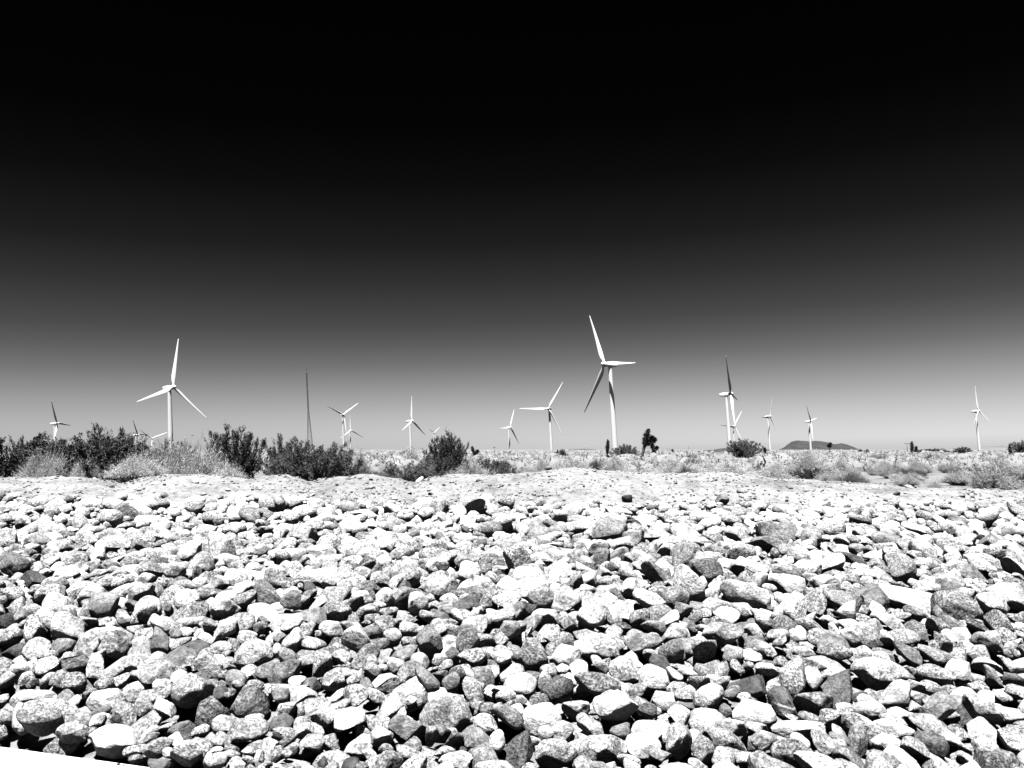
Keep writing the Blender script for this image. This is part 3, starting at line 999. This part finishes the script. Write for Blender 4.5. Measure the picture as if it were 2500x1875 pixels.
def tuft(seed, n=1800, w=.55, flop=.5, wid=.010, seg=2, hmin=.25):
    """unit mound of fine twigs rising from a small base and bending outward"""
    r = np.random.default_rng(seed)
    az = r.uniform(0, 2 * math.pi, n); rr = np.sqrt(r.random(n))
    lump = 1 + .26 * np.sin(az * 3 + seed) + .2 * np.sin(az * 5 + seed * 2) + .12 * np.sin(az * 11)
    top = np.stack([np.cos(az) * rr * w * lump, np.sin(az) * rr * w * lump, (hmin + (1 - hmin) * np.sqrt(np.clip(1 - rr ** 2 * .92, 0, 1))) * (1 + .2 * np.sin(az * 2 + seed) + .15 * np.sin(az * 7 + 1)) * r.uniform(.5, 1.06, n)], -1)
    base = top * np.array([.30, .30, 0]) + r.normal(0, .02, (n, 3)) * np.array([1, 1, 0])
    mid = (base + top) / 2 + np.stack([-np.cos(az), -np.sin(az), np.full(n, .6)], -1) * (flop * .12 * rr)[:, None] + r.normal(0, .02, (n, 3))
    D = unit(top - base); W = unit(np.cross(D, r.normal(size=(n, 3)))) * wid / 2
    V = np.stack([base - W, base + W, mid + W * 1.1, mid - W * 1.1, top + W * .35, top - W * .35], 1).reshape(-1, 3)
    i = np.arange(n)[:, None] * 6
    F = np.concatenate([i + np.array([[0, 1, 2, 3]]), i + np.array([[3, 2, 4, 5]])])
    # short side sprigs filling the outer shell
    m = n * 3
    k = r.integers(0, n, m); t = r.uniform(.25, 1.0, m)[:, None]
    C = mid[k] * (1 - t) + top[k] * t + r.normal(0, .03, (m, 3))
    Dd = unit(D[k] * .7 + r.normal(0, .6, (m, 3)) + np.array([0, 0, .2]))
    Ws = unit(np.cross(Dd, r.normal(size=(m, 3))))
    V2, F2 = quads(C, Dd, Ws, r.uniform(.05, .13, m), np.full(m, wid * 1.5))
    V = np.concatenate([V, V2]); F = np.concatenate([F, F2 + n * 6])
    V[:, 2] = np.maximum(V[:, 2], 0)
    return V, F


CRE = []
for i, (sd, nst, nl, spr, lf) in enumerate([(1, 52, 26000, 50, .038), (2, 66, 34000, 62, .036), (3, 32, 12000, 42, .038), (4, 76, 36000, 72, .036)]):
    sb, V, F = creosote(sd, nst, nl, spr, lf)
    CRE.append((sb.mesh('stems', M_STEM), V, F))
_cache = {}


def cre_mesh(i, mat):
    if (i, mat.name) not in _cache: _cache[(i, mat.name)] = mesh_np('foliage', CRE[i][1], CRE[i][2], False, mat)
    return _cache[(i, mat.name)]


def bush(name, i, mat, px, top_py, wpx, depth, label, cat='bush', group=None, rot=0, base_py=None, sink=0.03, hscale=1.0):
    P = at(px, 1100, depth); z = gz(P.x, depth)
    tz = at(px, top_py, depth).z
    h = max(tz - z, .2) / 1.10 * hscale
    ext = {0: 1.45, 1: 1.7, 2: 1.15, 3: 1.85}[i]
    w = 1.15 * wpx / FPX * depth / ext
    root = bpy.data.objects.new(name, None); col.objects.link(root)
    root.location = (P.x, depth, z - sink); root.rotation_euler = (0, 0, R(rot)); root.scale = (w, w, h)
    tag(root, label, cat, group)
    link('foliage', cre_mesh(i, mat), root); link('stems', CRE[i][0], root)
    return root


BG = 'dark desert bushes behind the dirt ridge'
bush('creosote_bush', 3, M_CREO, 25, 1040, 300, 19.5, 'dark wide bush cut by the left edge of the picture', group=BG)
bush('creosote_bush', 1, M_CREO, 225, 1044, 260, 17.5, 'largest dark bush on the left with a black foot on the ridge', group=BG, rot=40)
bush('creosote_bush', 2, M_CREO, 272, 1028, 120, 21, 'thin-topped dark bush behind the largest one on the left', group=BG, rot=100)
bush('creosote_bush', 1, M_CREO, 150, 1068, 130, 23, 'dark bush filling the gap between the two left bushes', group=BG, rot=200)
bush('creosote_bush', 2, M_CREO, 350, 1074, 70, 24, 'small dark bush below the two small turbines', group=BG, rot=10)
bush('creosote_bush', 2, M_CREO, 428, 1066, 80, 23, 'thin grey-green bush at the foot of the large left turbine', group=BG, rot=60)
bush('creosote_bush', 0, M_CREO, 577, 1031, 118, 20, 'upright dark bush with open crown standing alone left of the mast', group=BG, rot=20)
bush('creosote_bush', 2, M_CREO, 706, 1053, 85, 24, 'dark bush just left of the foot of the lattice mast', group=BG, rot=70)
bush('creosote_bush', 3, M_CREO_LIT, 780, 1064, 185, 16.0, 'broad round dark bush in front of the lattice mast', group=BG, rot=10)
bush('creosote_bush', 3, M_CREO_MID, 722, 1084, 130, 17.5, 'greyer bush merging into the left side of the broad round one', group=BG, rot=130)
bush('creosote_bush', 0, M_CREO, 1090, 1047, 88, 22, 'tall dark bush right of mid-picture hiding a tiny turbine', group=BG, rot=75)
bush('creosote_bush', 3, M_CREO_MID, 1000, 1112, 150, 16, 'low grey bush in a dip of the dirt ridge below the mid-picture turbine', group=BG, rot=0)
bush('creosote_bush', 1, M_CREO, 1180, 1108, 130, 22, 'low dark bush trailing right of the tall one', group=BG, rot=50)
bush('creosote_bush', 1, M_CREO_MID, 1235, 1126, 90, 19, 'low grey bush at the right end of the bush row', group=BG, rot=150)
bush('creosote_bush', 1, M_CREO, 1085, 1100, 120, 20, 'dark bush spreading at the foot of the tall one', group=BG, rot=250)
G2 = 'bushes out on the plain'
bush('creosote_bush', 0, M_CREO_MID, 1815, 1068, 66, 75, 'round dark bush at the foot of the edge-on turbine', group=G2, rot=10)
bush('creosote_bush', 1, M_CREO_MID, 1525, 1080, 55, 95, 'grey bush right of the foot of the tallest turbine', group=G2, rot=30)
bush('creosote_bush', 3, M_CREO, 1368, 1093, 26, 120, 'small dark bush right of the level-bladed turbine', group=G2)
bush('creosote_bush', 3, M_CREO, 2275, 1093, 66, 260, 'low dark line of brush right of the twin yucca', group=G2)
bush('creosote_bush', 1, M_CREO, 2350, 1088, 34, 200, 'dark bush left of the foot of the lone right turbine', group=G2)
bush('creosote_bush', 0, M_CREO_MID, 2505, 1073, 56, 110, 'grey bush cut by the right edge next to a dark yucca', group=G2)
bush('creosote_bush', 3, M_CREO, 1985, 1136, 100, 28.6, 'black-hearted bush inside a pale one below the dark hill', group=G2, rot=20)
bush('creosote_bush', 3, M_CREO_MID, 2405, 1136, 120, 26.5, 'grey bush low on the right of the plain', group=G2, rot=70)
bush('creosote_bush', 1, M_CREO_MID, 2500, 1150, 70, 25, 'dim bush cut by the right edge just behind the ridge', group=G2, rot=170)
bush('creosote_bush', 3, M_CREO, 1680, 1146, 50, 34, 'small dark clump behind the crest right of centre', group=G2, rot=70)

TUF = [tuft(11, 2400, .62, .5, .010), tuft(12, 2600, .7, .8, .009, hmin=.25), tuft(13, 2200, .55, .3, .010, hmin=.4), tuft(14, 2600, .8, .8, .010, hmin=.2)]
_tc = {}


def tuf_mesh(i, mat):
    if (i, mat.name) not in _tc: _tc[(i, mat.name)] = mesh_np('desert_shrub', TUF[i][0], TUF[i][1], False, mat)
    return _tc[(i, mat.name)]


def shrub(name, i, mat, px, top_py, wpx, depth, label, group, rot=0):
    P = at(px, 1100, depth); z = gz(P.x, depth); tz = at(px, top_py, depth).z
    h = max(tz - z, .15); w = wpx / FPX * depth / (2 * (.62, .7, .55, .8)[i])
    o = link(name, tuf_mesh(i, mat)); o.location = (P.x, depth, z - .02); o.rotation_euler = (0, 0, R(rot)); o.scale = (w, w, h)
    tag(o, label, 'shrub', group)


GG = 'pale dry brush behind the ridge'
shrub('dry_grass_clump', 1, M_GRASS, 335, 1112, 120, 15.0, 'brightest feathery grass clump on the ridge beside the big left bush', GG, 10)
shrub('dry_grass_clump', 3, M_PALE, 108, 1108, 110, 16.0, 'pale grey brush between the two dark left bushes', GG, 50)
shrub('dry_grass_clump', 0, M_PALE, 205, 1132, 70, 16.2, 'low pale brush at the foot of the big left bush', GG, 90)
shrub('dry_grass_clump', 3, M_PALE, 470, 1088, 140, 19.0, 'wide pale brush right of the bright grass clump', GG, 20)
shrub('dry_grass_clump', 0, M_PALE, 400, 1092, 100, 18.5, 'pale brush left of the wide one, under the large turbine', GG, 120)
shrub('dry_grass_clump', 1, M_GRASS, 560, 1136, 90, 16.5, 'low whitish grass mound in front of the open-crowned bush', GG, 70)
shrub('dry_grass_clump', 3, M_PALE, 690, 1128, 80, 18.5, 'pale brush left of the broad round bush', GG, 0)
shrub('dry_grass_clump', 0, M_PALE, 880, 1112, 60, 22, 'pale brush just right of the broad round bush', GG, 30)
shrub('dry_grass_clump', 3, M_PALE, 1150, 1128, 150, 16.5, 'straw-coloured brush with bleached twigs in the middle of the bush row', GG, 80)
shrub('dry_grass_clump', 0, M_GRASS, 1003, 1095, 50, 45, 'whitish round shrub at the foot of the mid-picture turbine', GG, 40)
shrub('dry_grass_clump', 3, M_PALE, 1975, 1108, 110, 30, 'large pale hazy shrub around a black-hearted bush', GG, 40)
shrub('dry_grass_clump', 1, M_PALE, 2050, 1126, 80, 29, 'pale low shrub at the right side of the hazy one', GG, 0)
shrub('dry_grass_clump', 3, M_PALE, 2440, 1122, 110, 28.5, 'pale shrub behind the grey bush at the lower right of the plain', GG, 40)
shrub('dry_grass_clump', 1, M_PALE, 2345, 1148, 90, 26, 'low pale shrub left of the grey bush at the lower right', GG, 140)
shrub('dry_grass_clump', 2, M_PALE, 2210, 1155, 80, 28, 'low pale shrub on the plain below the twin-column joshua tree', GG, 100)
shrub('dry_grass_clump', 0, M_PALE, 1880, 1150, 150, 24, 'pale brush line along the crest right of centre', GG, 10)
shrub('dry_grass_clump', 3, M_PALE, 1660, 1128, 130, 30, 'pale brush behind the crest below the bare horizon', GG, 10)
shrub('dry_grass_clump', 3, M_PALE, 1780, 1128, 140, 27, 'pale brush behind the crest under the round dark bush', GG, 70)

bush('creosote_bush', 3, M_CREO, 75, 1050, 120, 20.5, 'dark bush left of the gap below the far left turbine', group=BG, rot=220)
bush('creosote_bush', 1, M_CREO_LIT, 300, 1048, 140, 19.5, 'sunlit-toned dark bush on the right shoulder of the largest left one', group=BG, rot=280)
bush('creosote_bush', 3, M_CREO_LIT, 190, 1056, 120, 18.5, 'sunlit-toned bush on the left shoulder of the largest left one', group=BG, rot=80)
bush('creosote_bush', 1, M_CREO_LIT, 735, 1066, 120, 18.8, 'sunlit-toned bush standing behind the broad round one, at the foot of the mast', group=BG, rot=310)
# bleached bare branches in the middle brush
tw = bpy.data.objects.new('bleached_branches', None); col.objects.link(tw)
Pt = at(1160, 1100, 16.0); tw.location = (Pt.x, 16.0, gz(Pt.x, 16.0))
tag(tw, 'bleached bare branches standing in the middle brush', 'branches')
rb = np.random.default_rng(5)
for k in range(13):
    b = MB(); az = rb.uniform(-1, 1); p = np.array([az * .5 + rb.normal(0, .08), rb.normal(0, .1), -.02]); d = unit(np.array([az * .8, rb.normal(0, .3), .8])); pts = [p.copy()]
    for s in range(5):
        d = unit(d + rb.normal(0, .22, 3)); p = p + d * .075; pts.append(p.copy())
    b.tube(pts, np.linspace(.008, .003, 6), 4)
    d2 = unit(d + rb.normal(0, .6, 3)); b.tube([pts[3], pts[3] + d2 * .07, pts[3] + d2 * .15], [.005, .004, .002], 4)
    link('branch', b.mesh('branch', M_PSTEM), tw)

# countable pale shrubs dotting the plain
rs = np.random.default_rng(42)
GP = 'rounded shrubs dotting the plain'
LAND = [(60, 'the far left turbine'), (423, 'the large left turbine'), (748, 'the lattice mast'), (839, 'the V-bladed turbine'), (1006, 'the mid-picture turbine'), (1160, 'the small branching joshua tree'), (1246, 'the small narrow-bladed turbine'),
        (1339, 'the turbine with level blade'), (1483, 'the tallest turbine'), (1597, 'the largest joshua tree'), (1700, 'the bare skyline'), (1790, 'the edge-on turbine'), (1880, 'the thin turbine left of the hill'),
        (1980, 'the turbine in front of the hill'), (2105, 'the two low joshua trees'), (2232, 'the twin-column joshua tree'), (2315, 'the dark brush line'), (2389, 'the lone right turbine'), (2480, 'the thick right yucca')]
placed = []
pts = []
cnt = 0
for k in range(900):            # stones thinning out onto the dirt
    y = 10.5 + 2.4 * r.random() ** 1.5; x = r.uniform(-.66, .66) * y
    a = r.uniform(.02, .065) * (1 - .2 * (y - 10.5))
    if fbm(np.array(x * .6), np.array(y * .9), 2, 95) + r.normal(0, .3) < -.05: continue
    tone, spk = rand_tone(r); chips.append(len(stones))
    stones.append(dict(x=x, y=y, z=gz(x, y) + a * .2, a=a, b=a * .8, c=a * .6, yaw=r.uniform(0, 3), tx=r.normal(0, .3), ty=r.normal(0, .3), tone=tone, spk=0, shp=int(r.integers(NSH))))
for k in range(22000):
    d = 19 * (230 / 19) ** (rs.random() ** .85)
    u = rs.uniform(-.66, .66); x = u * d
    if d < 34 and u > .15 and rs.random() < .6: continue
    dens = .5 + .5 * float(vnoise(np.array(x / 9), np.array(d / 9), 8))
    if rs.random() > dens + .2: continue
    w = rs.uniform(.5, 1.25)
    if any((x - a) ** 2 + (d - b) ** 2 < (w * .5 + c * .5) ** 2 for a, b, c in pts): continue
    ppx = 1250 + FPX * u
    if ppx < 860 and rs.random() < .8: continue
    pts.append((x, d, w)); cnt += 1
    i = int(rs.integers(4)); dark = rs.random() < .13
    me = tuf_mesh(i, M_PALE) if not dark else tuf_mesh(i, M_CREO_MID)
    o = link('desert_shrub', me); hh = w * rs.uniform(.38, .62)
    o.location = (x, d, gz(x, d) - .02); o.rotation_euler = (0, 0, rs.uniform(0, 6)); s = w / (2 * (.62, .7, .55, .8)[i])
    o.scale = (s, s, hh)
    placed.append((o, ppx, d, w, dark))
    if cnt >= 290: break
ORD = 'nearest second third fourth fifth sixth seventh eighth ninth tenth eleventh twelfth thirteenth fourteenth fifteenth sixteenth seventeenth eighteenth nineteenth twentieth'.split()
for li, (lx, ln_) in enumerate(LAND):
    grp = sorted([p for p in placed if min(range(len(LAND)), key=lambda q: abs(LAND[q][0] - p[1])) == li], key=lambda p: p[2])
    for dark in (False, True):
        sub = [p for p in grp if p[4] == dark]
        for k, p in enumerate(sub):
            shade = 'dark grey' if dark else 'pale rounded'
            if k < len(ORD):
                n_ = ORD[k]
                tag(p[0], f"{n_} {shade} shrub beyond the ridge below {ln_}", 'shrub', GP)
            else:
                tag(p[0], f"{shade} shrub far out in the cluster below {ln_}", 'shrub', GP)
print('plain shrubs', cnt, 'to', max(p[1] for p in pts))

# farther scrub that reads as one mass
Vs, Fs = [], []; off = 0
def lump(seed):
    V, F = ICO[2]; P = V * (1 + .28 * n3(V * 1.0, seed, 2.3) + .15 * n3(V, seed + 9, 6))[:, None]
    P = P[:] * np.array([.5, .5, .9]); P[:, 2] = np.maximum(P[:, 2], -.05)
    return P, F
tv = [lump(60 + i) for i in range(5)]
fz = [tuft(80 + i, 30, .58, .4, .03) for i in range(5)]
for k in range(6500):
    d = 42 * (1500 / 42) ** (rs.random() ** 1.15); x = rs.uniform(-.66, .66) * d
    i = int(rs.integers(5)); w = rs.uniform(.5, 1.3) * (1 if rs.random() < .8 else 1.5)
    if vnoise(np.array(x / 25), np.array(d / 25), 4) + rs.random() * 1.3 < .1: continue
    V, F = tv[i]
    if d < 160:
        V2, F2 = fz[i]; F2 = np.concatenate([F2[:, :3], F2[:, [0, 2, 3]]]); F = np.concatenate([F, F2 + len(V)]); V = np.concatenate([V * [1, 1, .8], V2])
    a = rs.uniform(0, 6); ca, sa = math.cos(a), math.sin(a)
    Pq = V * np.array([w, w, w * .6]); Pq = np.stack([Pq[:, 0] * ca - Pq[:, 1] * sa, Pq[:, 0] * sa + Pq[:, 1] * ca, Pq[:, 2]], -1)
    Vs.append(Pq + np.array([x, d, 0])); Fs.append(F + off); off += len(V)
V = np.concatenate(Vs)
cx = np.concatenate([np.full(len(v), v[:, 0].mean()) for v in Vs]); cy = np.concatenate([np.full(len(v), v[:, 1].mean()) for v in Vs])
V[:, 2] += ground(cx, cy) - .03
o = link('distant_scrub', mesh_np('distant_scrub', V, np.concatenate(Fs), False, M_SCRUB)); tag(o, kind='stuff')


# ------------------------------------------------------------------ joshua trees and yuccas
def spiky(b, p0, p1, r0, rnd, n=260):
    """shaggy club of stiff leaves round the line p0-p1"""
    p0 = np.array(p0, float); p1 = np.array(p1, float); ax = p1 - p0; L = np.linalg.norm(ax); ax = ax / (L + 1e-9)
    t = rnd.random(n); c = p0 + ax * (t * L)[:, None]
    d = rnd.normal(size=(n, 3)); d -= (d @ ax)[:, None] * ax * .7; d = unit(unit(d) + ax * .45 * (0.3 + t)[:, None])
    prof = np.sin(np.clip(t * .86 + .12, 0, 1) * math.pi) ** .45
    ln = r0 * prof * rnd.uniform(.75, 1.35, n)
    w = unit(np.cross(d, rnd.normal(size=(n, 3)))) * (r0 * .13)
    V = np.stack([c - w, c + w, c + d * ln[:, None]], 1).reshape(-1, 3)
    b.add(V, [tuple(x) for x in np.arange(n * 3).reshape(-1, 3)])
    b.tube([p0, p0 + ax * L * .3, p0 + ax * L * .7, p1], [r0 * .45, r0 * .55, r0 * .5, r0 * .2], 8)


def joshua(name, base, clubs, trunks, label, cat='joshua tree', depth=None, seed=0, sparse=420):
    bx, by = base
    d = depth or FPX * (EYE - PLAIN) / (by - 1097)
    rnd = np.random.default_rng(900 + seed)
    B = at(bx, by, d); B.z = gz(B.x, d)
    root = bpy.data.objects.new(name, None); col.objects.link(root); root.location = B
    tag(root, label, cat, 'joshua trees and yuccas on the plain' )
    s = d / FPX
    conv = lambda x, y, dy=0.0: ((x - bx) * s, dy, (by - y) * s)
    if trunks:
        b = MB()
        for tr in trunks:
            b.tube([conv(x, y) for x, y, r_ in tr], [r_ * s for x, y, r_ in tr], 8)
        link('trunk', b.mesh('trunk', M_BARK, True), root)
    for (x0, y0, x1, y1, rp) in clubs:
        b = MB(); dy = rnd.normal(0, rp * .5) * s
        spiky(b, conv(x0, y0, dy * .3), conv(x1, y1, dy), rp * s * 1.12, rnd, sparse)
        link('leaf_crown', b.mesh('leaf_crown', M_JOSH), root)


joshua('joshua_tree', (1566, 1124), [(1573, 1086, 1584, 1048, 9.5), (1572, 1084, 1592, 1080, 8), (1588, 1078, 1596, 1066, 8.5), (1594, 1080, 1602, 1070, 7), (1592, 1084, 1596, 1098, 6.5), (1597, 1098, 1599, 1114, 6.5), (1603, 1098, 1605, 1090, 5.5)],
       [[(1566, 1125, 3.6), (1569, 1108, 3.4), (1573, 1092, 3.8), (1577, 1080, 4)], [(1577, 1082, 3.5), (1592, 1082, 3), (1597, 1100, 2.6), (1599, 1110, 2.5)], [(1596, 1104, 1.8), (1604, 1096, 1.6)]],
       'largest joshua tree, leaning trunk and shaggy dark heads, right of the tallest turbine', seed=1)
joshua('yucca', (1483, 1120), [(1483, 1106, 1484.5, 1073, 6), (1480, 1120, 1486, 1114, 6)], [[(1483, 1121, 2), (1483, 1100, 2)]], 'dark column-shaped yucca at the foot of the tallest turbine', 'yucca', seed=2)
joshua('yucca', (996, 1106), [(996, 1103, 995.5, 1086, 5)], [[(996, 1107, 1.6), (996, 1098, 1.6)]], 'small dark yucca stump left of the mid-picture turbine tower', 'yucca', depth=130, seed=3)
joshua('yucca', (1055, 1106), [(1055, 1098, 1052, 1075, 5.5)], [[(1055, 1107, 1.6), (1055, 1094, 1.6)]], 'dark yucca pressed against the left side of the tall dark bush', 'yucca', depth=100, seed=4)
joshua('joshua_tree', (1160, 1106), [(1160, 1110, 1159, 1098, 4), (1158, 1098, 1152, 1079, 5), (1160, 1098, 1168, 1088, 5.5), (1155, 1100, 1166, 1099, 5)], [[(1160, 1107, 2), (1159, 1096, 2)]], 'small branching joshua tree right of the tall dark bush', depth=120, seed=5)
joshua('yucca', (1642, 1102), [(1642, 1098, 1642.5, 1091, 4.5)], [[(1642, 1103, 1.2), (1642, 1096, 1.2)]], 'small round dark yucca alone on the horizon right of the largest joshua tree', 'yucca', depth=200, seed=6, sparse=120)
joshua('yucca', (1867, 1103), [(1867, 1101, 1867, 1086, 4.6)], [[(1867, 1104, 1.5), (1867, 1096, 1.5)]], 'short dark yucca left of the thin turbine beside the dark hill', 'yucca', depth=190, seed=7)
joshua('joshua_tree', (2026, 1103), [(2026, 1088, 2029, 1077, 5), (2026, 1087, 2022, 1082, 4.5)], [[(2026, 1104, 1.0), (2026, 1088, 1.0)]], 'dark-headed joshua tree seen against the top of the dark hill', depth=230, seed=8)
joshua('joshua_tree', (2098, 1102), [(2094, 1098, 2100, 1094, 4.5), (2098, 1098, 2104, 1093, 4.5)], [[(2098, 1103, 1.2), (2098, 1097, 1.2)]], 'low dark joshua tree right of the hill, left one of two', depth=210, seed=9, sparse=140)
joshua('joshua_tree', (2116, 1102), [(2110, 1098, 2118, 1095, 4), (2116, 1098, 2119, 1092, 4)], [[(2116, 1103, 1.2), (2116, 1097, 1.2)]], 'low dark joshua tree right of the hill, right one of two', depth=215, seed=10, sparse=140)
joshua('joshua_tree', (2229, 1104), [(2226.5, 1096, 2228.5, 1070, 5.5), (2235, 1097, 2238, 1081, 4.6)], [[(2228, 1105, 2.4), (2227, 1092, 2.4)], [(2232, 1105, 1.8), (2236, 1092, 1.8)]], 'twin-column dark joshua tree on the right horizon', depth=150, seed=11)
joshua('yucca', (2470, 1107), [(2471, 1103, 2469, 1082, 7), (2464, 1080, 2470, 1077, 4)], [[(2470, 1108, 2.2), (2470, 1096, 2.2)]], 'thick dark yucca column near the right edge of the picture', 'yucca', depth=125, seed=12)

# far utility pole
root = bpy.data.objects.new('utility_pole', None); col.objects.link(root)
P = at(2215, 1098, 420); root.location = (P.x, P.y, PLAIN - .2)
tag(root, 'faint utility pole with crossarm left of the twin joshua tree', 'utility pole')
b = MB(); b.tube([(0, 0, 0), (0, 0, 4.6)], [.14, .10], 8); link('pole', b.mesh('pole', M_WOOD, True), root)
b = MB(); b.box((-1.6, -.08, 4.0), (1.6, .08, 4.2)); link('crossarm', b.mesh('crossarm', M_WOOD), root)


# ------------------------------------------------------------------ hills
def hill(name, px0, px1, prof, depth, thick, mat, seed):
    """prof: list of (px, py) along the skyline; a rounded ridge of real depth"""
    nx_, ny_ = 220, 60
    pxs = np.linspace(px0, px1, nx_)
    pp = np.array(prof, float)
    py = np.interp(pxs, pp[:, 0], pp[:, 1])
    ztop = np.array([at(a, b_, depth).z for a, b_ in zip(pxs, py)]) - PLAIN
    xs = (pxs - 1250) / FPX * depth
    v = np.linspace(-1, 1, ny_)
    XX, VV = np.meshgrid(xs, v)
    YY = depth + VV * thick
    prof_y = np.clip(1 - VV ** 2, 0, 1) ** 0.9
    XX = XX * YY / depth
    nz = fbm(XX / (thick * .35), YY / (thick * .35), 5, seed)
    ZZ = PLAIN - 1.5 + (ztop[None, :] + 1.5) * prof_y * (1 + 0.16 * nz * (1 - prof_y ** 3)) + 0.06 * ztop.max() * fbm(XX / (thick * .06), YY / (thick * .06), 3, seed + 3) * prof_y
    ii = np.arange(XX.size).reshape(XX.shape)
    o = link(name, mesh_np(name, np.stack([XX, YY, ZZ], -1).reshape(-1, 3), np.stack([ii[:-1, :-1], ii[:-1, 1:], ii[1:, 1:], ii[1:, :-1]], -1).reshape(-1, 4), True, mat))
    tag(o, kind='structure')


hill('hill', 1870, 2110, [(1870, 1102), (1900, 1098), (1912, 1093), (1921, 1086), (1931, 1079), (1945, 1075.5), (1960, 1077.5), (1975, 1078.5), (1990, 1076.5), (2005, 1078), (2020, 1081), (2036, 1085), (2054, 1083), (2068, 1086.5), (2082, 1092), (2094, 1098), (2110, 1103)], 2300, 260, M_HILL, 3)
hill('rise', 1690, 1900, [(1690, 1103), (1740, 1098), (1780, 1092), (1830, 1089), (1865, 1096), (1900, 1102)], 330, 40, M_HILL, 5)
hill('distant_range', 2060, 2900, [(2060, 1098), (2150, 1096), (2250, 1093.5), (2350, 1093), (2440, 1089), (2500, 1085), (2700, 1083), (2900, 1096)], 7000, 500, M_RANGE, 8)
hill('distant_range', 1360, 1480, [(1360, 1100), (1390, 1097), (1420, 1096), (1450, 1097), (1480, 1100)], 2500, 200, M_HILL, 12)
hill('distant_range', 870, 1000, [(870, 1101), (885, 1096), (920, 1094), (960, 1096), (1000, 1100)], 2500, 200, M_RANGE, 15)
hill('distant_range', -900, 900, [(-900, 1098), (-200, 1090), (300, 1094), (900, 1098)], 9000, 500, M_RANGE, 18)
